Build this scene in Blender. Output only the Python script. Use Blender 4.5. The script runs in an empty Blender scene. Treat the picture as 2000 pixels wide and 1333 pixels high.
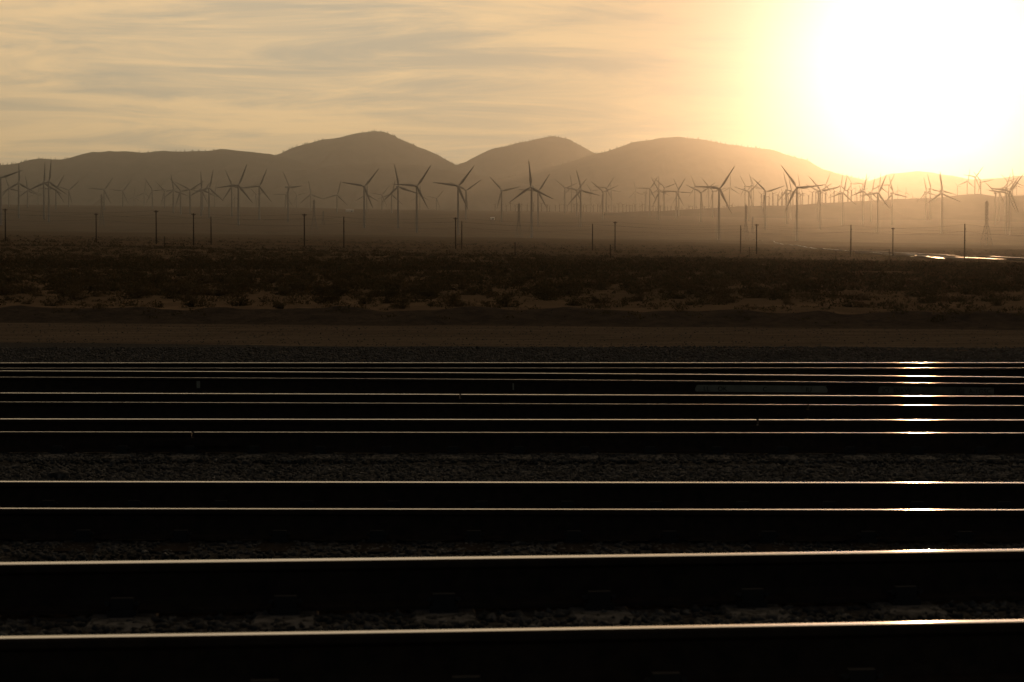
import bpy, bmesh, math, random
import numpy as np
from mathutils import Vector, Matrix

rad = math.radians
scene = bpy.context.scene
COL = scene.collection
RNG = random.Random(7)
NP = np.random.RandomState(11)

# ------------------------------------------------------------------ camera
ZC = 2.0                     # camera height, metres
FPX = 3770.0                 # focal length in photo pixels (2000 wide)
YH = 520.0                   # horizon row in the photo
PITCH = math.atan((666.5 - YH) / FPX)
SP, CP = math.sin(PITCH), math.cos(PITCH)
cd = bpy.data.cameras.new('camera')
cd.sensor_width = 36.0
cd.lens = FPX / 2000.0 * 36.0
cd.clip_start = 0.1
cd.clip_end = 40000.0
cd.dof.use_dof = True
cd.dof.focus_distance = 90.0
cd.dof.aperture_fstop = 10.0
cam = bpy.data.objects.new('camera', cd)
cam.location = (0, 0, ZC)
cam.rotation_euler = (rad(90) - PITCH, 0, 0)
COL.objects.link(cam)
scene.camera = cam

# ------------------------------------------------------------------ sun direction (photo pixel 1800, 95)
_x, _y = (1800 - 1000) / FPX, (666.5 - 95) / FPX
SUN = Vector((_x, _y * SP + CP, _y * CP - SP)).normalized()
SUN_EL = math.asin(SUN.z)
SUN_AZ = math.atan2(SUN.x, SUN.y)

# ------------------------------------------------------------------ world: low sun sky behind thin cirrus
world = bpy.data.worlds.new('World')
scene.world = world
world.use_nodes = True
nt = world.node_tree
for n in list(nt.nodes):
    nt.nodes.remove(n)


def N(t, **kw):
    n = nt.nodes.new(t)
    for k, v in kw.items():
        setattr(n, k, v)
    return n


def wmath(op, a, b=None, c=None):
    n = nt.nodes.new('ShaderNodeMath')
    n.operation = op
    for i, v in enumerate((a, b, c)):
        if v is None:
            continue
        if isinstance(v, (int, float)):
            n.inputs[i].default_value = v
        else:
            nt.links.new(v, n.inputs[i])
    return n.outputs[0]


SKY_STRENGTH = 0.015
CLOUD_BASE = 0.012            # cloud light far from the sun
CLOUD_WIDE = 1.22            # broad aureole
CLOUD_WIDE_S = 0.85
CLOUD_MID = -1.0
CLOUD_MID_S = 0.19
CLOUD_CORE = 0.9            # blown out core
CLOUD_CORE_S = 0.068
tc = N('ShaderNodeTexCoord')
sky = N('ShaderNodeTexSky', sky_type='NISHITA', sun_disc=False)
sky.sun_elevation = SUN_EL
sky.sun_rotation = SUN_AZ
sky.altitude = 800
sky.air_density = 1.0
sky.dust_density = 0.2
sky.ozone_density = 1.0
sep = N('ShaderNodeSeparateXYZ')
nt.links.new(tc.outputs['Generated'], sep.inputs[0])
dot = N('ShaderNodeVectorMath', operation='DOT_PRODUCT')
nt.links.new(tc.outputs['Generated'], dot.inputs[0])
dot.inputs[1].default_value = SUN
theta = wmath('ARCCOSINE', wmath('MINIMUM', dot.outputs['Value'], 0.9999999))
wide = wmath('MULTIPLY', wmath('EXPONENT', wmath('MULTIPLY', wmath('MULTIPLY', theta, theta), -1.0 / CLOUD_WIDE_S ** 2)), CLOUD_WIDE)
mid = wmath('MULTIPLY', wmath('EXPONENT', wmath('MULTIPLY', wmath('MULTIPLY', theta, theta), -1.0 / CLOUD_MID_S ** 2)), CLOUD_MID)
core = wmath('MULTIPLY', wmath('EXPONENT', wmath('MULTIPLY', wmath('MULTIPLY', theta, theta), -1.0 / CLOUD_CORE_S ** 2)), CLOUD_CORE)
den = wmath('ADD', wmath('MAXIMUM', sep.outputs['Z'], 0.0), 0.13)
cx = wmath('DIVIDE', sep.outputs['X'], den)
cy = wmath('DIVIDE', sep.outputs['Y'], den)
cmb = N('ShaderNodeCombineXYZ')
nt.links.new(wmath('MULTIPLY', wmath('ADD', cx, wmath('MULTIPLY', cy, 0.16)), 0.62), cmb.inputs[0])
nt.links.new(wmath('MULTIPLY', wmath('SUBTRACT', cy, wmath('MULTIPLY', cx, 0.10)), 1.35), cmb.inputs[1])
cmb.inputs[2].default_value = 3.7
n1 = N('ShaderNodeTexNoise')
n1.inputs['Scale'].default_value = 2.8
n1.inputs['Detail'].default_value = 9.0
n1.inputs['Roughness'].default_value = 0.64
n1.inputs['Distortion'].default_value = 0.7
nt.links.new(cmb.outputs[0], n1.inputs['Vector'])
mr = N('ShaderNodeMapRange', interpolation_type='SMOOTHSTEP')
n2 = N('ShaderNodeTexNoise')
n2.inputs['Scale'].default_value = 0.95
n2.inputs['Detail'].default_value = 3.0
n2.inputs['Distortion'].default_value = 0.4
nt.links.new(cmb.outputs[0], n2.inputs['Vector'])
nt.links.new(wmath('ADD', wmath('MULTIPLY', n1.outputs['Fac'], 0.66), wmath('MULTIPLY', n2.outputs['Fac'], 0.36)), mr.inputs['Value'])
mr.inputs['From Min'].default_value = 0.39
mr.inputs['From Max'].default_value = 0.62
mr.inputs['To Min'].default_value = 0.0
mr.inputs['To Max'].default_value = 1.0
cover = mr.outputs['Result']
# cloud light
clight = wmath('ADD', wmath('ADD', wide, mid), CLOUD_BASE)
ccol = N('ShaderNodeMix', data_type='RGBA', blend_type='MULTIPLY')
ccol.inputs['Factor'].default_value = 1.0
tint = N('ShaderNodeMix', data_type='RGBA')
nt.links.new(cover, tint.inputs['Factor'])
tint.inputs[6].default_value = (0.46, 0.385, 0.275, 1)     # thin gaps: greyer
tint.inputs[7].default_value = (1.02, 0.68, 0.335, 1)     # lit cirrus
nt.links.new(tint.outputs[2], ccol.inputs[6])
nt.links.new(clight, ccol.inputs[7])
ccomb = N('ShaderNodeCombineColor')
for i, m in enumerate((0.2, 0.48, 1.0)):
    nt.links.new(wmath('MULTIPLY', core, m), ccomb.inputs[i])
addc = N('ShaderNodeMix', data_type='RGBA', blend_type='ADD')
addc.inputs['Factor'].default_value = 1.0
nt.links.new(ccol.outputs[2], addc.inputs[6])
nt.links.new(ccomb.outputs[0], addc.inputs[7])
bg1 = N('ShaderNodeBackground')
nt.links.new(sky.outputs[0], bg1.inputs['Color'])
bg1.inputs['Strength'].default_value = SKY_STRENGTH
bg2 = N('ShaderNodeBackground')
nt.links.new(addc.outputs[2], bg2.inputs['Color'])
bg2.inputs['Strength'].default_value = 1.0
adds = N('ShaderNodeAddShader')
nt.links.new(bg1.outputs[0], adds.inputs[0])
nt.links.new(bg2.outputs[0], adds.inputs[1])
wo = N('ShaderNodeOutputWorld')
nt.links.new(adds.outputs[0], wo.inputs['Surface'])
world.cycles.sampling_method = 'MANUAL'
world.cycles.sample_map_resolution = 1024

# ------------------------------------------------------------------ sun lamp
sl = bpy.data.lights.new('sun', 'SUN')
sl.energy = 0.52
sl.angle = rad(0.7)
sl.color = (1.0, 0.57, 0.27)
sun = bpy.data.objects.new('sun', sl)
sun.rotation_euler = SUN.to_track_quat('Z', 'Y').to_euler()
sun.location = SUN * 100
COL.objects.link(sun)

vs = scene.view_settings
vs.view_transform = 'Standard'
vs.look = 'None'
vs.exposure = 0.0
vs.gamma = 1.0
vs.use_curve_mapping = False
scene.cycles.use_denoising = True
scene.cycles.denoiser = 'OPENIMAGEDENOISE'
scene.cycles.max_bounces = 6
scene.cycles.volume_bounces = 0
scene.cycles.sample_clamp_indirect = 4.0
HAZE_DENSITY = 5.8e-5
HAZE_G = 0.915

# ------------------------------------------------------------------ helpers


def at(px, py, depth):
    """world point seen at photo pixel (px, py) at distance `depth` along +Y"""
    x, y = (px - 1000) / FPX, (666.5 - py) / FPX
    t = depth / (y * SP + CP)
    return Vector((x * t, depth, ZC + (y * CP - SP) * t))


def on_plane(px, py, z):
    x, y = (px - 1000) / FPX, (666.5 - py) / FPX
    t = (z - ZC) / (y * CP - SP)
    return Vector((x * t, (y * SP + CP) * t, z))


def row_of(p):
    d = p[1] * CP - (p[2] - ZC) * SP
    u = p[1] * SP + (p[2] - ZC) * CP
    return 666.5 - FPX * u / d


def link(name, mesh, mat=None, parent=None):
    if mat is not None and not mesh.materials:
        mesh.materials.append(mat)
    o = bpy.data.objects.new(name, mesh)
    COL.objects.link(o)
    if parent is not None:
        o.parent = parent
    return o


def empty(name, loc, rz=0.0):
    o = bpy.data.objects.new(name, None)
    o.location = loc
    o.rotation_euler = (0, 0, rz)
    o.empty_display_size = 0.5
    COL.objects.link(o)
    return o


def tag(o, label=None, cat=None, group=None, kind=None):
    if label:
        o['label'] = label
    if cat:
        o['category'] = cat
    if group:
        o['group'] = group
    if kind:
        o['kind'] = kind
    return o


def mesh_from(name, verts, faces, smooth=False):
    m = bpy.data.meshes.new(name)
    m.from_pydata([tuple(v) for v in verts], [], faces)
    m.update()
    if smooth:
        m.polygons.foreach_set('use_smooth', [True] * len(m.polygons))
    return m


def mesh_np(name, V, F, smooth=False):
    """V (n,3) float, F (m,k) int"""
    m = bpy.data.meshes.new(name)
    k = F.shape[1]
    m.vertices.add(len(V))
    m.vertices.foreach_set('co', V.astype(np.float32).ravel())
    m.loops.add(F.size)
    m.loops.foreach_set('vertex_index', F.astype(np.int32).ravel())
    m.polygons.add(len(F))
    m.polygons.foreach_set('loop_start', np.arange(0, F.size, k, dtype=np.int32))
    m.polygons.foreach_set('loop_total', np.full(len(F), k, dtype=np.int32))
    if smooth:
        m.polygons.foreach_set('use_smooth', np.ones(len(F), dtype=bool))
    m.update(calc_edges=True)
    m.validate()
    return m


class MB:
    def __init__(self):
        self.v, self.f = [], []

    def box(self, c, s, rz=0.0):
        cx_, cy_, cz_ = c
        hx, hy, hz = s[0] / 2, s[1] / 2, s[2] / 2
        b = len(self.v)
        cr, sr = math.cos(rz), math.sin(rz)
        for dz in (-hz, hz):
            for dx, dy in ((-hx, -hy), (hx, -hy), (hx, hy), (-hx, hy)):
                self.v.append((cx_ + dx * cr - dy * sr, cy_ + dx * sr + dy * cr, cz_ + dz))
        for q in ((0, 3, 2, 1), (4, 5, 6, 7), (0, 1, 5, 4), (1, 2, 6, 5), (2, 3, 7, 6), (3, 0, 4, 7)):
            self.f.append(tuple(b + i for i in q))
        return self

    def tube(self, p0, p1, r0, r1=None, n=6, cap=True):
        r1 = r0 if r1 is None else r1
        p0, p1 = Vector(p0), Vector(p1)
        ax = (p1 - p0).normalized()
        ref = Vector((0, 0, 1)) if abs(ax.z) < 0.9 else Vector((1, 0, 0))
        u = ax.cross(ref).normalized()
        w = ax.cross(u)
        b = len(self.v)
        for p, r in ((p0, r0), (p1, r1)):
            for i in range(n):
                a = 2 * math.pi * i / n
                self.v.append(tuple(p + u * (r * math.cos(a)) + w * (r * math.sin(a))))
        for i in range(n):
            j = (i + 1) % n
            self.f.append((b + i, b + n + i, b + n + j, b + j))
        if cap:
            self.f.append(tuple(b + i for i in range(n)))
            self.f.append(tuple(b + n + i for i in reversed(range(n))))
        return self

    def lathe(self, prof, n=16):
        """prof: (radius, z) pairs around Z"""
        b = len(self.v)
        for r, z in prof:
            for i in range(n):
                a = 2 * math.pi * i / n
                self.v.append((r * math.cos(a), r * math.sin(a), z))
        for k in range(len(prof) - 1):
            for i in range(n):
                j = (i + 1) % n
                self.f.append((b + k * n + i, b + k * n + j, b + (k + 1) * n + j, b + (k + 1) * n + i))
        self.f.append(tuple(b + (len(prof) - 1) * n + i for i in range(n)))
        return self

    def loft(self, rings):
        b = len(self.v)
        n = len(rings[0])
        for r in rings:
            self.v.extend(tuple(p) for p in r)
        for k in range(len(rings) - 1):
            for i in range(n):
                j = (i + 1) % n
                self.f.append((b + k * n + i, b + k * n + j, b + (k + 1) * n + j, b + (k + 1) * n + i))
        self.f.append(tuple(b + i for i in reversed(range(n))))
        self.f.append(tuple(b + (len(rings) - 1) * n + i for i in range(n)))
        return self

    def mesh(self, name, mat=None, smooth=False):
        m = mesh_from(name, self.v, self.f, smooth)
        if mat:
            m.materials.append(mat)
        return m

    def build(self, name, mat=None, parent=None, smooth=False):
        return link(name, self.mesh(name, mat, smooth), None, parent)


ORD = ['first', 'second', 'third', 'fourth', 'fifth', 'sixth', 'seventh', 'eighth', 'ninth', 'tenth', 'eleventh', 'twelfth',
       'thirteenth', 'fourteenth', 'fifteenth', 'sixteenth', 'seventeenth', 'eighteenth', 'nineteenth', 'twentieth']


def ordinal(k):
    if k < 20:
        return ORD[k]
    tens = {2: 'twenty', 3: 'thirty', 4: 'forty', 5: 'fifty', 6: 'sixty', 7: 'seventy'}
    n = k + 1
    if n % 10 == 0:
        return tens[n // 10][:-1] + 'ieth'
    return tens[n // 10] + '-' + ORD[n % 10 - 1]


# ------------------------------------------------------------------ materials


def mat(name, base, rough=0.8, metal=0.0, spec=0.3, noise=None, bump=None, coords='Object', stretch=(1, 1, 1), rough_var=None):
    """noise: list of (scale, detail, colour, low, high); bump: (scale, strength, distance)"""
    m = bpy.data.materials.new(name)
    m.use_nodes = True
    t = m.node_tree
    b = t.nodes['Principled BSDF']
    b.inputs['Base Color'].default_value = (*base, 1)
    b.inputs['Roughness'].default_value = rough
    b.inputs['Metallic'].default_value = metal
    b.inputs['Specular IOR Level'].default_value = spec
    tcn = t.nodes.new('ShaderNodeTexCoord')
    mp = t.nodes.new('ShaderNodeMapping')
    mp.inputs['Scale'].default_value = stretch
    t.links.new(tcn.outputs[coords], mp.inputs['Vector'])
    prev = None
    for sc, det, colr, lo, hi in (noise or []):
        nz = t.nodes.new('ShaderNodeTexNoise')
        nz.inputs['Scale'].default_value = sc
        nz.inputs['Detail'].default_value = det
        nz.inputs['Roughness'].default_value = 0.6
        t.links.new(mp.outputs[0], nz.inputs['Vector'])
        r = t.nodes.new('ShaderNodeMapRange')
        r.inputs['From Min'].default_value = lo
        r.inputs['From Max'].default_value = hi
        t.links.new(nz.outputs['Fac'], r.inputs['Value'])
        mx = t.nodes.new('ShaderNodeMix')
        mx.data_type = 'RGBA'
        t.links.new(r.outputs[0], mx.inputs['Factor'])
        if prev is None:
            mx.inputs[6].default_value = (*base, 1)
        else:
            t.links.new(prev, mx.inputs[6])
        mx.inputs[7].default_value = (*colr, 1)
        prev = mx.outputs[2]
    if prev is not None:
        t.links.new(prev, b.inputs['Base Color'])
    if rough_var:
        nz = t.nodes.new('ShaderNodeTexNoise')
        nz.inputs['Scale'].default_value = rough_var[0]
        nz.inputs['Detail'].default_value = 5
        t.links.new(mp.outputs[0], nz.inputs['Vector'])
        r = t.nodes.new('ShaderNodeMapRange')
        r.inputs['To Min'].default_value = rough_var[1]
        r.inputs['To Max'].default_value = rough_var[2]
        r.inputs['From Min'].default_value = 0.3
        r.inputs['From Max'].default_value = 0.7
        t.links.new(nz.outputs['Fac'], r.inputs['Value'])
        t.links.new(r.outputs[0], b.inputs['Roughness'])
    if bump:
        nz = t.nodes.new('ShaderNodeTexNoise')
        nz.inputs['Scale'].default_value = bump[0]
        nz.inputs['Detail'].default_value = 8
        t.links.new(mp.outputs[0], nz.inputs['Vector'])
        bp = t.nodes.new('ShaderNodeBump')
        bp.inputs['Strength'].default_value = bump[1]
        bp.inputs['Distance'].default_value = bump[2]
        t.links.new(nz.outputs['Fac'], bp.inputs['Height'])
        t.links.new(bp.outputs[0], b.inputs['Normal'])
    return m


M_DESERT = mat('desert_soil', (0.15, 0.106, 0.07), 0.95, spec=0.0,
               noise=[(0.02, 6, (0.11, 0.083, 0.055), 0.42, 0.62), (0.35, 6, (0.21, 0.15, 0.10), 0.5, 0.75)], bump=(1.2, 0.6, 0.15))
M_ROAD = mat('dirt_road', (0.125, 0.10, 0.074), 0.95, spec=0.0, stretch=(0.06, 1, 1),
             noise=[(1.6, 6, (0.085, 0.066, 0.05), 0.42, 0.66), (6, 4, (0.21, 0.155, 0.112), 0.5, 0.8)], bump=(7, 0.5, 0.03))
M_BANK = mat('bank_soil', (0.085, 0.066, 0.05), 0.95, spec=0.0, noise=[(2.5, 6, (0.05, 0.042, 0.035), 0.4, 0.7)], bump=(6, 0.8, 0.08))
M_GRAVEL = mat('gravel_bed', (0.085, 0.08, 0.075), 0.9, spec=0.0, noise=[(18, 5, (0.035, 0.033, 0.03), 0.4, 0.65)], bump=(22, 1.0, 0.04))
M_STONE = mat('ballast_stone', (0.085, 0.085, 0.085), 0.85, spec=0.08,
              noise=[(4.5, 2, (0.035, 0.035, 0.034), 0.35, 0.6), (9, 2, (0.16, 0.155, 0.15), 0.58, 0.7)])
M_CONC = mat('weathered_concrete', (0.16, 0.155, 0.148), 0.9, spec=0.05, noise=[(9, 6, (0.05, 0.048, 0.045), 0.42, 0.62)], bump=(60, 0.3, 0.004))
M_TIEWOOD = mat('creosoted_timber', (0.035, 0.03, 0.026), 0.95, spec=0.0, stretch=(1, 0.1, 1), noise=[(12, 5, (0.018, 0.016, 0.014), 0.4, 0.65)])
M_RUST = mat('rail_rust', (0.045, 0.030, 0.022), 0.85, spec=0.2, noise=[(14, 5, (0.022, 0.016, 0.013), 0.4, 0.7)], bump=(80, 0.3, 0.002))
M_STEEL = mat('polished_rail_steel', (0.37, 0.37, 0.38), 0.10, metal=1.0, stretch=(0.15, 1, 1), rough_var=(5, 0.09, 0.14))
M_CLIP = mat('fastening_iron', (0.03, 0.028, 0.027), 0.75, spec=0.3)
M_PAINT = mat('old_white_paint', (0.34, 0.32, 0.25), 0.9, spec=0.0, stretch=(1, 1, 1),
              noise=[(7, 6, (0.27, 0.25, 0.20), 0.42, 0.66), (3, 3, (0.10, 0.085, 0.07), 0.6, 0.72)])
M_PAINT2 = mat('faded_paint', (0.24, 0.22, 0.18), 0.9, spec=0.0, noise=[(7, 6, (0.15, 0.13, 0.10), 0.42, 0.66), (3, 3, (0.06, 0.05, 0.04), 0.58, 0.7)])
M_INK = mat('dark_marking', (0.03, 0.028, 0.026), 0.9, spec=0.1)
M_WHITE = mat('turbine_white', (0.31, 0.31, 0.305), 0.55, spec=0.15, noise=[(0.08, 3, (0.26, 0.26, 0.255), 0.45, 0.7)])
M_GLOSS = mat('nacelle_gelcoat', (0.42, 0.42, 0.41), 0.16, spec=0.5)
M_WOOD = mat('weathered_pole_wood', (0.07, 0.05, 0.036), 0.9, spec=0.0, stretch=(1, 1, 0.1), noise=[(6, 5, (0.035, 0.026, 0.02), 0.4, 0.7)])
M_GALV = mat('galvanised_steel', (0.20, 0.20, 0.20), 0.55, metal=0.6)
M_OLDSTEEL = mat('rusted_lattice', (0.09, 0.075, 0.06), 0.8, spec=0.1)
M_CERAMIC = mat('brown_insulator', (0.10, 0.05, 0.03), 0.35, spec=0.5)
M_WIRE = mat('wire_metal', (0.05, 0.05, 0.05), 0.6, metal=0.5)
M_BUSH = [mat('creosote_%d' % i, c, 0.85, spec=0.0) for i, c in enumerate(((0.058, 0.055, 0.033), (0.078, 0.066, 0.041), (0.050, 0.050, 0.030), (0.12, 0.094, 0.058)))]
for m_ in M_BUSH:
    t_ = m_.node_tree
    b_ = t_.nodes['Principled BSDF']
    tr_ = t_.nodes.new('ShaderNodeBsdfTranslucent')
    tr_.inputs['Color'].default_value = (0.16, 0.11, 0.05, 1)
    mx_ = t_.nodes.new('ShaderNodeMixShader')
    mx_.inputs[0].default_value = 0.12
    t_.links.new(b_.outputs[0], mx_.inputs[1])
    t_.links.new(tr_.outputs[0], mx_.inputs[2])
    t_.links.new(mx_.outputs[0], t_.nodes['Material Output'].inputs['Surface'])
M_HILL = mat('mountain_scrub', (0.10, 0.075, 0.055), 0.95, spec=0.0, noise=[(0.006, 8, (0.055, 0.048, 0.034), 0.4, 0.62)])
M_TREE = mat('ridge_pine', (0.045, 0.045, 0.028), 0.95, spec=0.0)
M_ASPH = mat('wet_looking_asphalt', (0.10, 0.095, 0.09), 0.3, spec=0.6, rough_var=(0.012, 0.20, 0.34))
M_SHED = mat('white_sheet_metal', (0.75, 0.75, 0.73), 0.3, spec=0.6)

# ------------------------------------------------------------------ terrain


def vnoise(x, y, seed=0):
    """cheap smooth value noise on numpy arrays"""
    xi, yi = np.floor(x).astype(np.int64), np.floor(y).astype(np.int64)
    xf, yf = x - xi, y - yi
    u, v = xf * xf * (3 - 2 * xf), yf * yf * (3 - 2 * yf)

    def h(a, b):
        n = (a * 374761393 + b * 668265263 + seed * 982451653) & 0x7fffffff
        n = ((n ^ (n >> 13)) * 1274126177) & 0x7fffffff
        return ((n ^ (n >> 16)) & 0xffff) / 65535.0
    return (h(xi, yi) * (1 - u) + h(xi + 1, yi) * u) * (1 - v) + (h(xi, yi + 1) * (1 - u) + h(xi + 1, yi + 1) * u) * v - 0.5


def fbm(x, y, seed=0, oct=4):
    s, a = 0.0, 1.0
    for k in range(oct):
        s = s + a * vnoise(x * 2 ** k, y * 2 ** k, seed + k)
        a *= 0.5
    return s


# the six tracks, near to far: camera height above rail top, rows of near and far rail at columns 0, 1000, 2000
TRACKS = [
    (1.136, (1245.3, 1230.0, 1210.6), (1100.0, 1087.5, 1074.7)),
    (1.514, (993.0, 994.3, 995.2), (940.2, 942.0, 943.4)),
    (1.533, (844.4, 845.0, 844.6), (817.4, 819.2, 821.2)),
    (1.517, (786.2, 788.5, 792.6), (766.6, 770.7, 773.8)),
    (1.470, (736.3, 741.4, 748.8), (724.7, 728.7, 737.5)),
    (1.460, (720.2, 719.6, 718.9), (708.0, 708.0, 708.3)),
]
HALF_GAUGE = 0.7525


class Track:
    def __init__(self, h, near, far):
        self.z = ZC - h
        P = []
        for k, px in enumerate((0, 1000, 2000)):
            a, b = on_plane(px, near[k], self.z), on_plane(px, far[k], self.z)
            P.append(((a.x + b.x) / 2, (a.y + b.y) / 2))
        self.c = np.polyfit([p[0] for p in P], [p[1] for p in P], 2)
        self.lo, self.hi = P[0][0] - 1.0, P[2][0] + 1.0

    def y(self, x):
        a, b, c = self.c
        xc = np.clip(x, self.lo, self.hi)
        return a * xc * xc + b * xc + c + (2 * a * xc + b) * (x - xc)

    def slope(self, x):
        a, b, c = self.c
        return 2 * a * np.clip(x, self.lo, self.hi) + b


TR = [Track(*t) for t in TRACKS]

PROF_D = [-400, 0, 38, 52, 54, 70, 100, 200, 450, 1000, 2000, 3058, 3530, 3917, 5400, 6500, 7500, 9000, 18500]
PROF_Z = [0.0, 0.1, 0.40, 0.40, 0.77, 0.86, 1.1, 2.3, 4.6, 12.5, 28.5, 46.6, 66, 82, 146, 185, 214, 250, 250]


def askew(X, Y):
    """the road and bank run slightly askew and wander a little"""
    k = np.clip(Y / 30.0, 0, 1) * np.clip((200 - Y) / 100.0, 0, 1)
    return k * (0.23 * np.clip(X, -60, 60) + 1.1 * fbm(X / 7.0, X * 0 + 0.5, 61, 4))


def ground_z(X, Y, rough=True):
    X, Y = np.asarray(X, float), np.asarray(Y, float)
    Ye = Y + askew(X, Y)
    z = np.interp(Ye, PROF_D, PROF_Z)
    tl = np.interp(Y, [60, 400, 3000], [0.0, 0.019, 0.0135])
    z = z - tl * X
    if rough:
        far = np.clip((Y - 60) / 200, 0, 1)
        z = z + fbm(X / 3.0, Y / 3.0, 3, 4) * 0.10 * np.clip((Ye - 53) / 4, 0, 1)
        z = z + fbm(X / 60.0, Y / 60.0, 9, 3) * 0.8 * far * np.clip(Y / 600, 0, 1)
        z = z + fbm(X / 400.0, Y / 400.0, 19, 3) * 6.0 * np.clip((Y - 800) / 2500, 0, 1)
        lane = np.clip((Ye - 37) / 2, 0, 1) * np.clip((52.5 - Ye) / 1.0, 0, 1)
        z = z + lane * (0.05 * vnoise(Ye * 1.3 + X * 0.01, X / 60.0, 5) + 0.02 * fbm(X / 2, Ye * 2, 6, 3))
        z = z + fbm(X / 1.2, Y / 1.2, 31, 3) * 0.16 * np.clip((Ye - 51.7) / 0.8, 0, 1) * np.clip((55.5 - Ye) / 1.0, 0, 1)
    # ballast shoulders
    for t in TR:
        d = np.abs(Y - t.y(X))
        bz = t.z - 0.186 - 0.018 - np.clip(d - 1.45, 0, None) * 0.42
        z = np.where((Y < 36) & (d < 4.0), np.maximum(z, bz), z)
    return z


def gz(x, y):
    return float(ground_z(np.array([x]), np.array([y]))[0])


rows = np.concatenate([np.linspace(-120, 4.5, 12), np.arange(4.8, 36, 0.22), np.arange(36, 60, 0.3), np.geomspace(60.5, 18500, 230)])
NC = 260
U = np.linspace(-1, 1, NC)
U = np.sign(U) * (0.6 * np.abs(U) + 0.4 * np.abs(U) ** 3)
RR, UU = np.meshgrid(rows, U, indexing='ij')
YY = RR.copy()
for _ in range(40):
    XX = UU * (30 + 0.42 * np.clip(RR, 0, None))
    YY = RR - askew(XX, YY)
ZZ = ground_z(XX, YY)
V = np.stack([XX, YY, ZZ], -1).reshape(-1, 3)
nr, ncol = XX.shape
idx = np.arange(nr * ncol).reshape(nr, ncol)
Q = np.stack([idx[:-1, :-1], idx[:-1, 1:], idx[1:, 1:], idx[1:, :-1]], -1).reshape(-1, 4)
gm = mesh_np('ground', V, Q, True)
rowval = np.repeat((rows[:-1] + rows[1:]) / 2, ncol - 1)
mi = np.zeros(len(Q), dtype=np.int32)
mi[rowval < 54.0] = 2
mi[rowval < 51.7] = 1
mi[rowval < 38.0] = 3
for m_ in (M_DESERT, M_ROAD, M_BANK, M_GRAVEL):
    gm.materials.append(m_)
gm.polygons.foreach_set('material_index', mi)
tag(link('ground', gm), kind='structure')

# ------------------------------------------------------------------ mountains


def ridge(name, pts, depth, run, base_z, seed, step=5, rough=13.0, trees=0.0):
    if depth > 6000:
        depth, run = depth * 1.4, run * 1.4
    xs = np.arange(pts[0][0], pts[-1][0] + 1, step, dtype=float)
    ys = np.interp(xs, [p[0] for p in pts], [p[1] for p in pts])
    k = np.array([0.06, 0.24, 0.4, 0.24, 0.06])
    ys = np.convolve(np.pad(ys, 2, mode='edge'), k, 'valid')
    crest = np.array([at(x, y, depth) for x, y in zip(xs, ys)])
    crest[:, 2] += fbm(xs / 45.0, xs * 0 + seed, seed, 5) * rough
    R = 34
    Vs = []
    ts = np.concatenate([np.linspace(-0.5, 0, 8)[:-1], np.linspace(0, 1, R)])
    for t in ts:
        p = crest.copy()
        a = abs(t)
        p[:, 1] -= t * run
        zb = base_z
        fall = a ** 0.85
        gul = np.abs(fbm(crest[:, 0] / 420.0 + 0.25 * a, np.full(len(xs), a * 2.2), seed + 40, 4))
        p[:, 2] = zb + (crest[:, 2] - zb) * (1 - fall) - gul * 0.62 * (crest[:, 2] - zb) * min(1, a * 3.2) * (1 - a)
        p[:, 1] += fbm(crest[:, 0] / 500.0, np.full(len(xs), a * 3), seed + 80, 3) * run * 0.25 * a * (1 - a)
        Vs.append(p)
    Vn = np.array(Vs)
    a_, b_ = Vn.shape[:2]
    ii = np.arange(a_ * b_).reshape(a_, b_)
    Qs = np.stack([ii[:-1, :-1], ii[1:, :-1], ii[1:, 1:], ii[:-1, 1:]], -1).reshape(-1, 4)
    o = link(name, mesh_np(name, Vn.reshape(-1, 3), Qs, True), M_HILL)
    tag(o, kind='structure')
    if trees:
        r = np.random.RandomState(seed)
        n = int(trees * len(xs) * step)
        tv, tf = [], []
        for q in range(n):
            u = r.uniform(0, len(xs) - 1.001)
            i = int(u)
            f = u - i
            den_ = vnoise(np.array([u * step / 45.0]), np.array([seed * 1.0]), seed)[0]
            if den_ < -0.12:
                continue
            dn = r.uniform(0, 0.05) ** 1.0
            c = crest[i] * (1 - f) + crest[i + 1] * f
            hgt = r.uniform(5, 14) * (1 + 0.6 * max(0, den_))
            z0 = c[2] - 3
            w = hgt * r.uniform(0.16, 0.3)
            b = len(tv)
            c1 = c[1] - r.uniform(0, 30)
            for e in range(5):
                an = e * 2 * math.pi / 5
                tv.append((c[0] + w * math.cos(an), c1 + w * math.sin(an), z0 + 1))
            tv.append((c[0], c1, z0 + 3 + hgt))
            for e in range(5):
                tf.append((b + e, b + (e + 1) % 5, b + 5))
        t = link('ridge_trees', mesh_from('ridge_trees', tv, tf), M_TREE)
        tag(t, 'tiny far-off trees fringing the crest of ' + trees_of[name], 'trees', kind='stuff')
    return o


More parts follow.
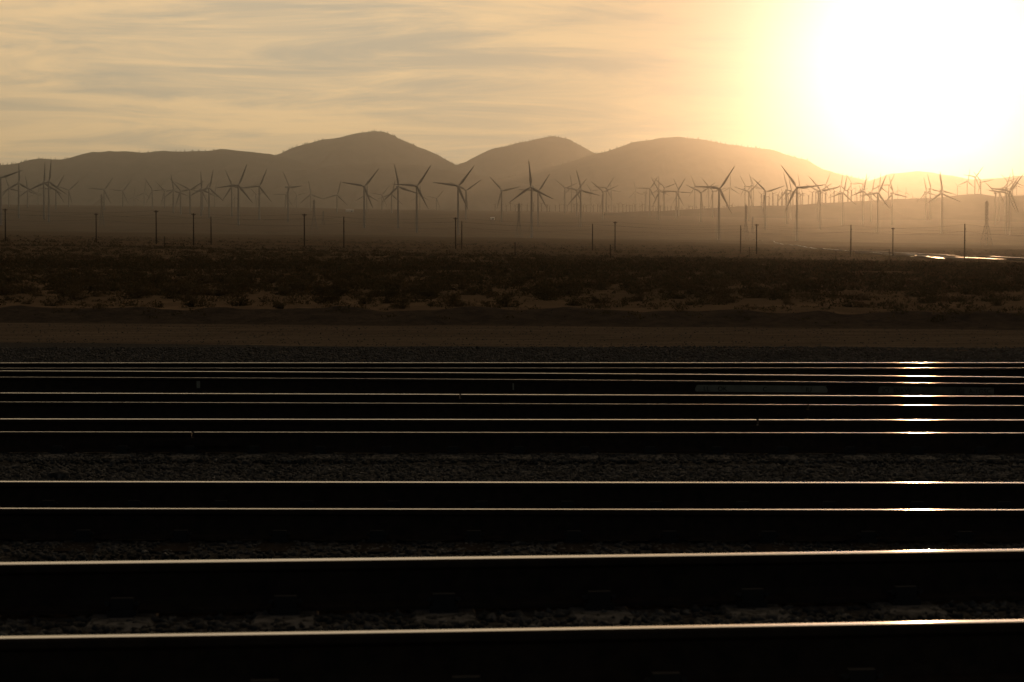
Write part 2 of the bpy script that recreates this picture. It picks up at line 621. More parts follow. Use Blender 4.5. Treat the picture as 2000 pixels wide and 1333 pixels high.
trees_of = {'mountain_left_ridge': 'the low left mountain ridge', 'mountain_domed_peak': 'the tallest domed mountain',
            'mountain_middle_peak': 'the middle pointed mountain', 'mountain_broad_peak': 'the broad right mountain'}
ridge('mountain_domed_peak', [(150, 390), (330, 345), (470, 318), (545, 300), (585, 285), (645, 272), (690, 261), (738, 256.5), (752, 258), (772, 267), (800, 279),
                              (830, 292), (860, 306), (890, 322), (930, 340), (1010, 372), (1100, 395)], 10400, 2600, 120, 5, trees=0.5)
ridge('mountain_middle_peak', [(690, 390), (800, 352), (880, 326), (910, 316), (955, 293), (1000, 283), (1045, 273), (1077, 267), (1110, 271), (1138, 286), (1160, 300),
                               (1200, 322), (1260, 350), (1340, 385)], 10900, 2300, 120, 15, trees=0.4)
ridge('mountain_broad_peak', [(880, 378), (1000, 345), (1090, 322), (1160, 302), (1180, 299), (1205, 288), (1240, 276), (1290, 270), (1330, 270), (1380, 274), (1440, 285),
                              (1510, 293), (1540, 304), (1575, 312), (1610, 330), (1650, 342), (1700, 356), (1800, 375), (1900, 392)], 9700, 2300, 110, 25, trees=0.25)
ridge('mountain_left_ridge', [(-700, 330), (-500, 318), (-300, 330), (-120, 322), (0, 324), (20, 323), (50, 314), (75, 309), (118, 313), (165, 299), (215, 295), (250, 295),
                              (275, 298), (320, 294.5), (345, 297), (405, 295), (435, 291.5), (465, 295), (525, 301), (570, 312), (640, 334), (760, 370), (860, 398)],
      9300, 2200, 120, 35, trees=0.25)
ridge('foothill_centre', [(300, 395), (430, 362), (520, 340), (600, 330), (690, 321.5), (760, 320), (830, 326), (900, 336), (960, 348), (1040, 362), (1160, 385), (1260, 402)],
      8800, 1700, 110, 45)
ridge('foothill_right', [(1560, 395), (1620, 378), (1690, 357), (1740, 341), (1795, 335), (1850, 343), (1900, 349), (1960, 347), (2050, 340), (2200, 335), (2400, 345), (2700, 350)],
      9100, 1900, 100, 55)
ridge('low_hill_right', [(1180, 416), (1300, 411), (1400, 407), (1480, 403), (1560, 400.5), (1640, 396), (1720, 390), (1800, 388.5), (1850, 385), (1890, 380.5), (1920, 380),
                         (1950, 384.5), (1985, 382.5), (2050, 380), (2200, 376), (2500, 380)], 5700, 1000, 60, 65, rough=3.0)

# ------------------------------------------------------------------ railway tracks


def rail_profile():
    """(y, z, part) outline of one rail, z = 0 at the top of the head; counter-clockwise from the left end of the crown"""
    hw = 0.0365
    crown = []
    for k in range(9):
        y = -0.029 + 0.058 * k / 8
        crown.append((y, -(y * y) / (2 * 0.45)))
    right = [(0.0335, -0.0045), (hw, -0.010), (hw + 0.0005, -0.030), (0.030, -0.036), (0.0105, -0.046), (0.0088, -0.080), (0.0105, -0.135), (0.028, -0.160), (0.072, -0.172), (0.076, -0.186)]
    left = [(-y, z) for y, z in reversed(right)]
    return crown + right + left, 8      # first 8 segments are the running surface


PROFILE, N_TOP = rail_profile()


def rail_mesh(t, side, x0, x1):
    cant = -side / 40.0                  # lean inward: the top tilts towards the track centre
    n = max(2, int(abs(x1 - x0) / 0.5) + 1)
    xs = np.linspace(x0, x1, n)
    rings = []
    for x in xs:
        s = t.slope(x) + 0.0012 * math.sin(x * 1.7 + side + t.z * 50) + 0.0008 * math.sin(x * 4.3 + t.z * 90)
        roll = 0.004 * math.sin(x * 0.9 + side * 2 + t.z * 70) + 0.002 * math.sin(x * 3.1 + t.z * 30)
        ln = math.hypot(1, s)
        nx, ny = -s / ln, 1 / ln
        cxx, cyy = x + nx * side * HALF_GAUGE, t.y(x) + ny * side * HALF_GAUGE
        ring = []
        for py, pz in PROFILE:
            q = py * 1.0 + (pz + 0.186) * cant
            zz = pz - py * (cant + roll)
            ring.append((cxx + nx * q, cyy + ny * q, t.z + zz))
        rings.append(ring)
    mb = MB().loft(rings)
    # loft faces wind outward for this ordering
    m = bpy.data.meshes.new('rail')
    m.from_pydata(mb.v, [], mb.f)
    m.materials.append(M_RUST)
    m.materials.append(M_STEEL)
    k = len(PROFILE)
    ids, sm = [], []
    for f in range(len(mb.f)):
        seg = f % k if f < (n - 1) * k else 99
        top = seg < N_TOP
        ids.append(1 if top else 0)
        sm.append(seg < N_TOP + 2 or seg == k - 1)
    m.polygons.foreach_set('material_index', ids)
    m.polygons.foreach_set('use_smooth', sm)
    bm = bmesh.new()
    bm.from_mesh(m)
    bmesh.ops.split_edges(bm, edges=[e for fc in bm.faces if len(fc.verts) > 4 for e in fc.edges])
    bmesh.ops.recalc_face_normals(bm, faces=bm.faces)
    bm.to_mesh(m)
    bm.free()
    m.update()
    return m


def tie_mesh():
    prof = [(-1.29, 0.0), (-1.20, 0.0), (-0.45, -0.0), (-0.35, -0.03), (0.35, -0.03), (0.45, 0.0), (1.20, 0.0), (1.29, -0.0)]
    mb = MB()
    rings = []
    for y, z in prof:
        rings.append([(-0.135, y, -0.20), (0.135, y, -0.20), (0.125, y, z - 0.015), (0.108, y, z), (-0.108, y, z), (-0.125, y, z - 0.015)])
    mb.loft(rings)
    m = mb.mesh('tie', M_CONC)
    bm = bmesh.new()
    bm.from_mesh(m)
    bmesh.ops.recalc_face_normals(bm, faces=bm.faces)
    bm.to_mesh(m)
    bm.free()
    return m


def clip_mesh():
    mb = MB()
    mb.box((0, 0, 0.012), (0.11, 0.075, 0.024))
    mb.box((0, 0.012, 0.045), (0.085, 0.034, 0.05))
    mb.tube((-0.055, -0.02, 0.04), (-0.055, 0.035, 0.052), 0.010, n=6)
    mb.tube((0.055, -0.02, 0.04), (0.055, 0.035, 0.052), 0.010, n=6)
    mb.tube((-0.055, -0.02, 0.04), (0.055, -0.02, 0.04), 0.010, n=6)
    return mb.mesh('clip', M_CLIP)


TIE, CLIP = tie_mesh(), clip_mesh()
TIEWOOD = TIE.copy()
TIEWOOD.name = 'timber_tie'
TIEWOOD.materials[0] = M_TIEWOOD
JOINTS = {(2, 1): [(1478, 820.0)], (3, 1): [(893, 770.3)], (3, -1): [(1585, 790.6)], (2, -1): [(378, 844.6)]}
EXT = [9, 12, 14, 15, 17, 18]
TRACK_LABEL = ['nearest railway track, two polished rails on concrete ties at the bottom',
               'second railway track from the front, two rails in front of the open ballast strip',
               'third railway track from the front, tie ends showing in the ballast before it',
               'fourth railway track from the front, with faint joint gaps in its rails',
               'fifth railway track, slanting towards the farthest one, white paint on its near rail',
               'farthest railway track, running level along the edge of the gravel']
rails = {}
for ti, t in enumerate(TR):
    root = empty('railway_track', (0, float(t.y(0)), t.z - 0.186))
    tag(root, TRACK_LABEL[ti], 'railway track', 'parallel railway tracks across the foreground')
    inv = Matrix.Translation(-Vector(root.location))
    x_lo, x_hi = -EXT[ti], EXT[ti]
    if ti == 4:
        x_lo = -12.5
    for side in (-1, 1):
        cuts = [x_lo]
        for px, py in JOINTS.get((ti, side), []):
            cuts.append(on_plane(px, py, t.z).x)
        cuts.append(x_hi)
        for k in range(len(cuts) - 1):
            a = cuts[k] + (0.011 if k else 0)
            b = cuts[k + 1] - (0.011 if k < len(cuts) - 2 else 0)
            m = rail_mesh(t, side, a, b)
            m.transform(inv)
            o = link('rail', m, None, root)
            rails[(ti, side, k)] = o
        for c in cuts[1:-1]:
            s = t.slope(c)
            jb = MB()
            yy = float(t.y(c)) + side * HALF_GAUGE
            for w in (-1, 1):
                jb.box((c, yy + w * 0.028, t.z - 0.092), (0.9, 0.024, 0.075), math.atan(s))
                for bx_ in (-0.36, -0.22, -0.08, 0.08, 0.22, 0.36):
                    jb.box((c + bx_, yy + s * bx_ + w * 0.046, t.z - 0.092), (0.03, 0.016, 0.03), math.atan(s))
            m = jb.mesh('joint_bar', M_RUST)
            m.transform(inv)
            link('joint_bar', m, None, rails[(ti, side, 0)])
    # ties
    phase = {0: on_plane(100, 1240, t.z).x, 2: on_plane(97, 893, t.z - 0.186).x}.get(ti, RNG.uniform(0, 0.6))
    sp = 0.605
    k0 = int(math.floor((x_lo + 0.3 - phase) / sp)) + 1
    x = phase + k0 * sp
    while x < x_hi - 0.3:
        if not (ti == 5 and x < -3):
            tie = link('tie', TIE if ti in (0, 2) else TIEWOOD, None, root)
            tie.location = (x, float(t.y(x)) - root.location.y, -0.0035)
            tie.rotation_euler = (0, 0, math.atan(t.slope(x)) + RNG.uniform(-.01, .01))
            if ti in (0, 1, 2):
                for sd in (-1, 1):
                    for w in (-1, 1):
                        c = link('clip', CLIP, None, tie)
                        c.location = (0, sd * HALF_GAUGE + w * 0.115, 0.001)
                        c.rotation_euler = (0, 0, 0 if w > 0 else math.pi)
        x += sp

# painted web of the fifth track's near rail and its marks
t5 = TR[4]
rail5 = rails[(4, -1, 0)]
root5 = rail5.parent
inv5 = Matrix.Translation(-Vector(root5.location))


def web_point(px, off):
    """X on the near rail of track 5 at photo column px, with the web's front face"""
    g = on_plane(px, 745, t5.z)
    x = g.x
    y = float(t5.y(x)) - HALF_GAUGE
    # refine x for that depth
    x = (px - 1000) / FPX * y
    return x, float(t5.y(x)) - (HALF_GAUGE + off) * math.hypot(1, float(t5.slope(x)))


def paint(px0, px1, round_right, name='paint_band', zlo=-0.150, zhi=-0.052, m=M_PAINT, off=0.0115):
    n = 80
    top, bot = [], []
    for k in range(n + 1):
        px = px0 + (px1 - px0) * k / n
        x, y = web_point(px, off)
        e = 0.0
        for q, on in ((k / n, True), (1 - k / n, round_right)):
            if on and q < 0.025:
                e = max(e, (1 - math.sqrt(max(0, 1 - (1 - q / 0.025) ** 2))) * 0.045)
        jz = RNG.uniform(-0.0015, 0.0015)
        top.append((x, y, t5.z + zhi - e + jz))
        bot.append((x, y, t5.z + zlo + e * 0.6 + jz))
    v, f = [], []
    for a, b in zip(top, bot):
        v += [a, b, (a[0], a[1] + 0.001, a[2]), (b[0], b[1] + 0.001, b[2])]
    for k in range(n):
        i, j = 4 * k, 4 * k + 4
        f += [(i, i + 1, j + 1, j), (i + 2, j + 2, j + 3, i + 3), (i, j, j + 2, i + 2), (i + 1, i + 3, j + 3, j + 1)]
    ms = mesh_from(name, v, f)
    ms.transform(inv5)
    return link(name, ms, m, rail5)


paint(1358, 1617, True)
paint(1716, 1943, False, m=M_PAINT2)
paint(383, 390, False, 'paint_dab', -0.14, -0.035, M_PAINT)
paint(1001, 1004, False, 'paint_dab', -0.14, -0.05, M_PAINT)
for px, s in ((1374, 'LL'), (1402, 'OK'), (1490, 'C'), (1574, 'IU'), (1724, 'JO'), (1746, 'INKW'), (1866, '1GJ'), (1893, 'A-1GSC')):
    cu = bpy.data.curves.new('mark', 'FONT')
    cu.body = s
    cu.size = 0.082
    to = bpy.data.objects.new('mark_tmp', cu)
    COL.objects.link(to)
    dg = bpy.context.evaluated_depsgraph_get()
    me = bpy.data.meshes.new_from_object(to.evaluated_get(dg))
    bpy.data.objects.remove(to)
    x, y = web_point(px, 0.0128)
    me.transform(Matrix.Translation((x, y, t5.z - 0.128)) @ Matrix.Rotation(math.atan(t5.slope(x)), 4, 'Z') @ Matrix.Rotation(rad(90), 4, 'X'))
    me.transform(inv5)
    link('marking', me, M_INK, rail5)

# ballast: loose stones over the track bed
OCT = np.array([(1, 0, 0), (-1, 0, 0), (0, 1, 0), (0, -1, 0), (0, 0, 1), (0, 0, -1)], float)
OCF = np.array([(0, 2, 4), (2, 1, 4), (1, 3, 4), (3, 0, 4), (2, 0, 5), (1, 2, 5), (3, 1, 5), (0, 3, 5)])


def scatter_stones(n, ylo, yhi, rmin, rmax, cond=None, seed=1):
    r = np.random.RandomState(seed)
    Y = r.uniform(ylo, yhi, n * 2)
    X = r.uniform(-1, 1, n * 2) * (0.285 * Y + 0.9)
    keep = np.ones(len(X), bool)
    if cond is not None:
        keep &= cond(X, Y)
    X, Y = X[keep][:n], Y[keep][:n]
    n = len(X)
    Z = ground_z(X, Y)
    R = rmin + (rmax - rmin) * r.beta(1.6, 3.0, n)
    S = R[:, None] * r.uniform(0.65, 1.25, (n, 3))
    A = r.normal(size=(n, 3, 3))
    Qm, _ = np.linalg.qr(A)
    P = OCT[None] * S[:, None, :] * r.uniform(0.75, 1.2, (n, 6, 1))
    P = np.einsum('nij,nkj->nki', Qm, P)
    P[..., 2] *= 0.8
    P += np.stack([X, Y, Z + R * 0.15], -1)[:, None, :]
    F = (OCF[None] + (np.arange(n) * 6)[:, None, None]).reshape(-1, 3)
    return P.reshape(-1, 3), F


def clear_of_ties(X, Y):
    ok = np.ones(len(X), bool)
    for t in TR:
        d = Y - t.y(X)
        ok &= np.abs(np.abs(d) - HALF_GAUGE) > 0.10
    return ok


VS, FS, off = [], [], 0
for n, a, b, r0, r1, sd in ((22000, 5.2, 12, 0.018, 0.034, 1), (36000, 12, 17.6, 0.018, 0.042, 2), (40000, 17.6, 28, 0.02, 0.042, 3), (30000, 29.6, 38, 0.022, 0.045, 4)):
    v_, f_ = scatter_stones(n, a, b, r0, r1, clear_of_ties, sd)
    VS.append(v_)
    FS.append(f_ + off)
    off += len(v_)
tag(link('ballast', mesh_np('ballast', np.concatenate(VS), np.concatenate(FS)), M_STONE),
    'grey crushed stone ballast spread between and beside the tracks', 'ballast', kind='stuff')


v_, f_ = scatter_stones(5000, 34.5, 54, 0.008, 0.03, lambda X, Y: (Y + 0.23 * X > 37.5), 8)
tag(link('gravel', mesh_np('gravel', v_, f_), M_STONE), 'loose stones scattered over the dirt service road', 'gravel', kind='stuff')


def boulder(px, py, size, label, seed):
    r = random.Random(seed)
    bm = bmesh.new()
    bmesh.ops.create_icosphere(bm, subdivisions=2, radius=1)
    for v in bm.verts:
        k = 1 + 0.18 * r.uniform(-1, 1)
        v.co = Vector((v.co.x * size[0] * k, v.co.y * size[1] * k, v.co.z * size[2] * k))
    m = bpy.data.meshes.new('stone')
    bm.to_mesh(m)
    bm.free()
    y = 15.0
    for _ in range(30):
        p = at(px, py, y)
        y += (p.z - gz(p.x, y)) * 6
        y = min(max(y, 12.9), 16.9)
    o = link('stone', m, M_STONE)
    o.location = (at(px, py, y).x, y, gz(at(px, py, y).x, y) + size[2] * 0.35)
    return tag(o, label, 'stone')


boulder(115, 938, (0.085, 0.075, 0.07), 'rounded fist-sized stone just behind the second track\'s far rail at left', 3)
boulder(248, 920, (0.05, 0.05, 0.035), 'pale flat stone lying in the open ballast strip at left', 5)

# ------------------------------------------------------------------ wind turbines
HUB_H = 80.0
BLADE = 43.0


def blade_mesh():
    st = [(0.0, 0.95, 0.95, 0), (0.03, 0.95, 0.95, 0), (0.10, 1.25, 0.7, 16), (0.2, 1.75, 0.42, 13), (0.35, 1.45, 0.30, 8), (0.55, 1.05, 0.2, 4), (0.75, 0.75, 0.13, 2), (0.92, 0.45, 0.08, 0), (1.0, 0.12, 0.04, 0)]
    rings = []
    for f, c, th, tw in st:
        ring = []
        a0 = rad(tw)
        for k in range(8):
            a = 2 * math.pi * k / 8
            c2 = c * (1.0 + 0.25 * (f > 0.05))
            x = c2 * math.cos(a) + (c2 - 0.95) * 0.55 * (f > 0.05)
            y = th * math.sin(a)
            ring.append((x * math.cos(a0) - y * math.sin(a0), x * math.sin(a0) + y * math.cos(a0) - 1.6 * f * f, 0.9 + f * (BLADE - 0.9)))
        rings.append(ring)
    m = MB().loft(rings).mesh('blade', M_WHITE, True)
    return m


def tower_mesh():
    return MB().lathe([(2.5, 0), (2.5, 0.004), (2.25, 0.006), (2.0, 0.3), (1.75, 0.6), (1.45, 0.97), (1.35, 1.0)], 16).mesh('tower', M_WHITE, True)


def nacelle_mesh():
    mb = MB()
    rings = []
    for y, w, z0, z1 in ((-2.4, 1.2, -1.2, 1.2), (-1.6, 1.75, -1.6, 1.75), (3.5, 1.85, -1.75, 2.0), (6.0, 1.75, -1.5, 1.95), (7.2, 1.35, -0.9, 1.7)):
        rings.append([(-w, y, z0 + .4), (-w + .4, y, z0), (w - .4, y, z0), (w, y, z0 + .4), (w, y, z1 - .4), (w - .4, y, z1), (-w + .4, y, z1), (-w, y, z1 - .4)])
    mb.loft(rings)
    mb.box((0, 5.6, 2.4), (1.6, 0.9, 0.9))
    mb.tube((0.5, 6.6, 1.6), (0.5, 6.6, 3.3), 0.06, n=5)
    return mb.mesh('nacelle', M_GLOSS)


def hub_mesh():
    mb = MB().lathe([(1.55, 0.0), (1.7, 0.8), (1.6, 1.7), (1.25, 2.6), (0.7, 3.2), (0.2, 3.45)], 14)
    m = mb.mesh('rotor_hub', M_GLOSS, True)
    m.transform(Matrix.Rotation(rad(90), 4, 'X'))
    m.transform(Matrix.Translation((0, 1.6, 0)))
    return m


MESH_BLADE, MESH_TOWER, MESH_NAC, MESH_HUB = blade_mesh(), tower_mesh(), nacelle_mesh(), hub_mesh()
OVERHANG = 4.2

# hub column, hub row, tip column, tip row of one blade, blade length in photo pixels, yaw in degrees
TURB = [
    (1, 347.5, 44, 332, 46, 12), (37, 358, 37, 318, 40, 25), (17.5, 368.5, 11.7, 347, 28, 25), (54, 372.6, 50, 342.6, 30, 20), (86, 357.6, 87.7, 316.7, 41, 22),
    (95.7, 355, 99.9, 312.5, 43, 25), (109.4, 369.3, 124.4, 397.7, 32, 20), (134.4, 371.8, 152.8, 354.3, 28, 15), (75, 376, 76.5, 354, 22, 20),
    (203.7, 371, 221, 345, 31, 20), (240, 373.5, 254.7, 353.4, 27, 15), (262, 385, 264, 363.5, 21, 20), (282, 377, 284.7, 353.4, 24, 20), (298, 372, 283, 347.6, 29, 20),
    (322, 374, 304, 353.4, 28, 20), (339, 372, 334, 339, 33, 20), (353, 373.5, 331, 346.8, 34, 15), (371, 371, 401, 351.8, 34, 12), (393.5, 369.3, 392, 333.4, 36, 20),
    (396.3, 375, 413.5, 351.8, 29, 20), (409.3, 367.6, 416.3, 330, 38, 28), (419.3, 377, 423.2, 356.8, 21, 20), (453.6, 364.3, 440.2, 331, 36, 25), (466, 361.8, 482.5, 320, 45, 16),
    (507, 364, 521.7, 328.4, 38.5, 18), (500.7, 380, 489.5, 369, 22, 20), (458.6, 387, 454.5, 376, 13, 20), (565.5, 366, 550, 336, 39, 58), (558, 380, 532, 380, 26, 15),
    (580, 381, 599.7, 376.8, 21, 15), (607, 380, 602.5, 352.6, 28, 18), (658.7, 381, 666, 352, 30, 18), (712, 364.3, 740.5, 328.4, 46, 15), (717, 380, 717.6, 352.6, 28, 18),
    (778.6, 365, 770, 320, 46, 20), (746.5, 381, 761, 361.8, 24, 15), (765.7, 380, 772, 351, 30, 20), (814.8, 363.8, 842.4, 321.7, 50, 15), (821, 381.5, 820.7, 360, 23, 20),
    (853, 387.7, 867, 371, 22, 15), (895.5, 364, 927.2, 322.5, 52, 12), (910.5, 372, 940.6, 351, 37, 14), (980.6, 373, 955.6, 345, 38, 14), (1036.3, 366, 1033.5, 312, 54, -22),
    (1051.9, 373.5, 1074.4, 339, 41, 14), (1104, 367.6, 1083.6, 351, 27, 14), (1117, 366.8, 1113.6, 343.8, 25, 20), (1127, 372, 1147, 348, 31, 16), (1135.4, 372, 1125.3, 332.6, 41, 18),
    (1185, 367.6, 1200.5, 344.8, 28, 15), (1178.3, 375, 1152.9, 354.6, 33, 15), (1195.5, 371.8, 1188, 352, 22, 25), (1155, 373.5, 1146, 361, 17, 20), (1241.4, 375, 1238, 354.3, 21, 20),
    (1262.6, 376.3, 1256, 372, 26, 66), (1270, 369, 1285.6, 343.8, 30, 14), (1288, 375, 1271.5, 347.6, 34, 18), (1298, 366.8, 1323.5, 357.6, 28, 12), (1286.8, 370, 1286.3, 343, 27, 20),
    (1322, 375, 1339, 348.4, 32, 14), (1327, 375, 1315, 350, 29, 18), (1358, 366, 1349.4, 344, 25, 18), (1369.8, 376.5, 1339, 361.5, 35, 12), (1385.3, 366, 1370, 348.4, 25, 15),
    (1393.2, 374.6, 1372.8, 353.4, 30, 15), (1406.2, 368.5, 1435.8, 324, 54, 14), (1426, 366.8, 1426.6, 341.8, 25, 18), (1456.3, 364.3, 1444.6, 343.8, 25, 18), (1463.8, 375, 1487, 351.8, 33, 14),
    (1468.8, 362.6, 1462.7, 339, 25, 18), (1473, 366.8, 1465.5, 346, 24, 18), (1496.4, 375, 1467, 347, 41, 14), (1556, 366.8, 1526.4, 322, 54, -14), (1538.4, 371.8, 1529.6, 338.4, 36, 18),
    (1546, 373.5, 1539, 343.4, 31, 18), (1561.8, 363.5, 1557.7, 340, 25, 20), (1603.6, 373.5, 1578, 344.8, 40, 15), (1599.4, 375, 1625, 358.8, 32, 12), (1613, 361, 1622, 338.4, 25, 18),
    (1647.5, 376.8, 1654.8, 341.8, 36, 15), (1642.8, 363.5, 1646.2, 336.7, 27, 20), (1663.7, 359.3, 1655, 344, 22, 18), (1687, 373.5, 1693, 339, 35, 18), (1686, 360, 1700, 343, 22, 15),
    (1672, 368.5, 1677, 362, 18, 70), (1703, 376.8, 1708.8, 345, 32, 18), (1716.3, 377.7, 1732.5, 338.7, 42, 14), (1718, 364, 1720, 337.6, 27, 20), (1737, 361.8, 1749, 336.7, 27, 18),
    (1744.4, 377.7, 1735, 343.8, 35, 18), (1754, 372, 1752, 361, 12, 20), (1769.7, 376.8, 1769.4, 365, 12, 20), (1783, 385, 1780, 376, 10, 20), (1810, 375.5, 1803, 345.5, 31, 18),
    (1818.5, 369.5, 1810, 340, 31, 18), (1839.5, 377.8, 1836.5, 335, 43, -20), (1841, 372.5, 1832.8, 340, 34, 20), (1890.5, 354.5, 1894.5, 329.8, 25, 18), (1905.5, 346, 1922, 324.5, 27, 14),
    (1916.8, 356, 1943, 351, 27, 12), (1871, 365, 1865, 357, 11, 20), (1946, 377.8, 1922, 356.8, 33, 14), (1953.5, 376, 1973, 352, 31, 14), (1973.8, 374, 2000, 339.5, 44, 12),
    (1965.5, 366.5, 1974.5, 338, 30, 20), (1968.5, 354.5, 1952, 339.5, 22, 14), (1979.8, 354.5, 1976, 327.5, 27, 20), (1987, 363.5, 1984, 350, 14, 20), (1968.5, 377, 1993, 341.5, 42, 14),
]


def pose_words(a0):
    """clock-like words for the three blades"""
    best = min((abs(((a0 + 120 * k + 180) % 360) - 180), ((a0 + 120 * k + 180) % 360) - 180) for k in range(3))
    ang = best[1]
    if abs(ang) < 5:
        return 'one blade straight up'
    if abs(ang) < 25:
        return 'top blade tipped slightly ' + ('right' if ang > 0 else 'left')
    if abs(ang) < 45:
        return 'top blade leaning far ' + ('right' if ang > 0 else 'left')
    return 'blades spread like a Y'


def size_class(L):
    return 0 if L >= 39.5 else (1 if L >= 28 else (2 if L >= 20 else 3))


CLS = ['large near', 'mid-sized', 'small distant', 'tiny far-off']
GRP = ['nearest row of wind turbines', 'middle rows of wind turbines', 'far rows of wind turbines', 'farthest big wind turbines']
counts = {}
LARGE_PX = sorted(q[0] for q in TURB if size_class(q[4]) == 0)


def near_large(px):
    k = min(range(len(LARGE_PX)), key=lambda i: abs(LARGE_PX[i] - px))
    dx = px - LARGE_PX[k]
    side = 'right beside' if abs(dx) < 8 else ('left of' if dx < 0 else 'right of')
    return side + ' the ' + ordinal(k) + ' large turbine from left'


heights = []
for hx, hy, tx, ty, L, yaw in sorted(TURB, key=lambda q: q[0]):
    depth = BLADE * FPX / L
    sc = 1.0
    if L < 18:                          # an older, smaller machine
        sc = L * 6300.0 / FPX / BLADE
        depth = 6300.0
    hub = at(hx, hy, depth)
    yr = rad(yaw)
    a0 = math.degrees(math.atan2((tx - hx) / math.cos(yr), hy - ty))
    if yaw > 50:
        a0 = max(-60, min(60, a0 * 0.8))
    base = hub - Vector((OVERHANG * sc * math.sin(yr), -OVERHANG * sc * math.cos(yr), 0))
    g = gz(base.x, base.y) - 0.5
    H = hub.z - g
    heights.append((hx, round(H)))
    k = size_class(L)
    i = counts.get(k, 0)
    counts[k] = i + 1
    root = empty('wind_turbine', (base.x, base.y, g), yr)
    tag(root, 'white %s wind turbine, %s, %s %s one from the left' % (CLS[k], pose_words(a0), ordinal(i), CLS[k].split()[0]), 'wind turbine', GRP[k])
    tw = link('tower', MESH_TOWER, None, root)
    tw.scale = (max(sc, 0.6), max(sc, 0.6), H - 1.5)
    nc = link('nacelle', MESH_NAC, None, root)
    nc.location = (0, 0, H)
    nc.scale = (sc, sc, sc)
    hb = link('rotor_hub', MESH_HUB, None, root)
    hb.location = (0, -OVERHANG * sc, H)
    hb.scale = (sc, sc, sc)
    for b in range(3):
        bl = link('blade', MESH_BLADE, None, root)
        bl.location = (0, -OVERHANG * sc, H)
        bl.scale = (sc, sc, sc)
        bl.rotation_euler = (0, rad(a0 + 120 * b), 0)

# ------------------------------------------------------------------ rows of small old turbines in front of the right-hand mountains


def small_turbine_mesh(a0, seed):
    mb = MB()
    h = 25.0
    for sx, sy in ((-1, -1), (1, -1), (1, 1), (-1, 1)):
        mb.tube((sx * 1.3, sy * 1.3, 0), (sx * 0.45, sy * 0.45, h), 0.42, 0.34, n=4)
    for q in range(5):
        z0, z1 = h * q / 5, h * (q + 1) / 5
        w0, w1 = 1.3 - 0.95 * q / 5, 1.3 - 0.95 * (q + 1) / 5
        mb.tube((-w0, -w0, z0), (w1, -w1, z1), 0.14, n=4)
        mb.tube((w0, w0, z0), (-w1, w1, z1), 0.14, n=4)
    mb.box((0, 0, h + 0.8), (1.4, 4.0, 1.6))
    for b in range(3):
        a = rad(a0 + 120 * b)
        mb.tube((0, -2.2, h + 0.8), (9.5 * math.sin(a), -2.2, h + 0.8 + 9.5 * math.cos(a)), 0.7, 0.25, n=4)
    return mb.mesh('small_turbine', M_OLDSTEEL)


SMALL = [small_turbine_mesh(a, i) for i, a in enumerate((0, 25, 50, 75, 100))]
r = random.Random(21)
ns = 0
for lo, hi, n, y0, y1, d0, d1 in ((965, 1140, 20, 0, 0, 6500, 7300), (1130, 1320, 30, 0, 0, 6500, 7300), (1320, 1500, 24, 0, 0, 6300, 7200)):
    for q in range(n):
        px = lo + (hi - lo) * (q + r.uniform(0.1, 0.9)) / n
        d = r.uniform(d0, d1)
        x = (px - 1000) / FPX * d
        o = link('small_wind_turbine', SMALL[r.randrange(5)])
        o.location = (x, d, gz(x, d) - 0.3)
        o.rotation_euler = (0, 0, rad(r.uniform(-30, 30)))
        s = r.uniform(0.8, 1.15)
        o.scale = (s, s, s)
        tag(o, 'tiny old lattice turbine in far rows, ' + near_large(px), 'wind turbine', 'tiny old wind turbines in rows on the far plain')
for q in range(26):                       # on the crest of the low hill at right
    px = 1480 + (1700 - 1480) * (q + r.uniform(0.1, 0.9)) / 26
    d = 5760
    py = np.interp(px, [1480, 1560, 1640, 1720], [403, 400.5, 396, 390]) + 1.0
    p = at(px, float(py), d)
    o = link('small_wind_turbine', SMALL[r.randrange(5)])
    o.location = p
    o.rotation_euler = (0, 0, rad(r.uniform(-30, 30)))
    s = r.uniform(0.9, 1.5)
    o.scale = (s, s, s)
    tag(o, 'small old lattice turbine on low hill, ' + near_large(px), 'wind turbine', 'small old wind turbines along the low hill crest')

# ------------------------------------------------------------------ utility poles and wires


def solve_depth(px, py_top, H, lo, hi):
    """depth at which an upright of height H standing on the ground shows its top at row py_top"""
    best, bd = None, lo
    for d in np.geomspace(lo, hi, 160):
        x = (px - 1000) / FPX * d
        e = abs(row_of((x, d, gz(x, d) + H)) - py_top)
        if best is None or e < best:
            best, bd = e, d
    return float(bd)


POLE_H = 9.6


def pole_parts(root, H, arm):
    MB().tube((0, 0, -0.6), (0, 0, H), 0.20, 0.14, n=10).build('shaft', M_WOOD, root, True)
    if arm:
        a = MB()
        a.box((0, -0.17, H - 0.35), (1.3, 0.10, 0.13))
        a.tube((-0.4, -0.17, H - 0.4), (0, -0.14, H - 1.1), 0.03, n=4)
        a.tube((0.4, -0.17, H - 0.4), (0, -0.14, H - 1.1), 0.03, n=4)
        arm_o = a.build('crossarm', M_WOOD, root)
        for x in (-0.58, -0.25, 0.25, 0.58):
            ins = MB().tube((x, -0.17, H - 0.28), (x, -0.17, H - 0.12), 0.05, 0.035, n=6)
            ins.build('insulator', M_CERAMIC, arm_o)
    else:
        ins = MB().tube((0, 0, H), (0, 0, H + 0.2), 0.06, 0.04, n=6)
        ins.build('insulator', M_CERAMIC, root)
        for z in (H - 1.3, H - 4.4):
            MB().box((0.22, -0.05, z), (0.18, 0.18, 0.28)).build('bracket', M_GALV, root)


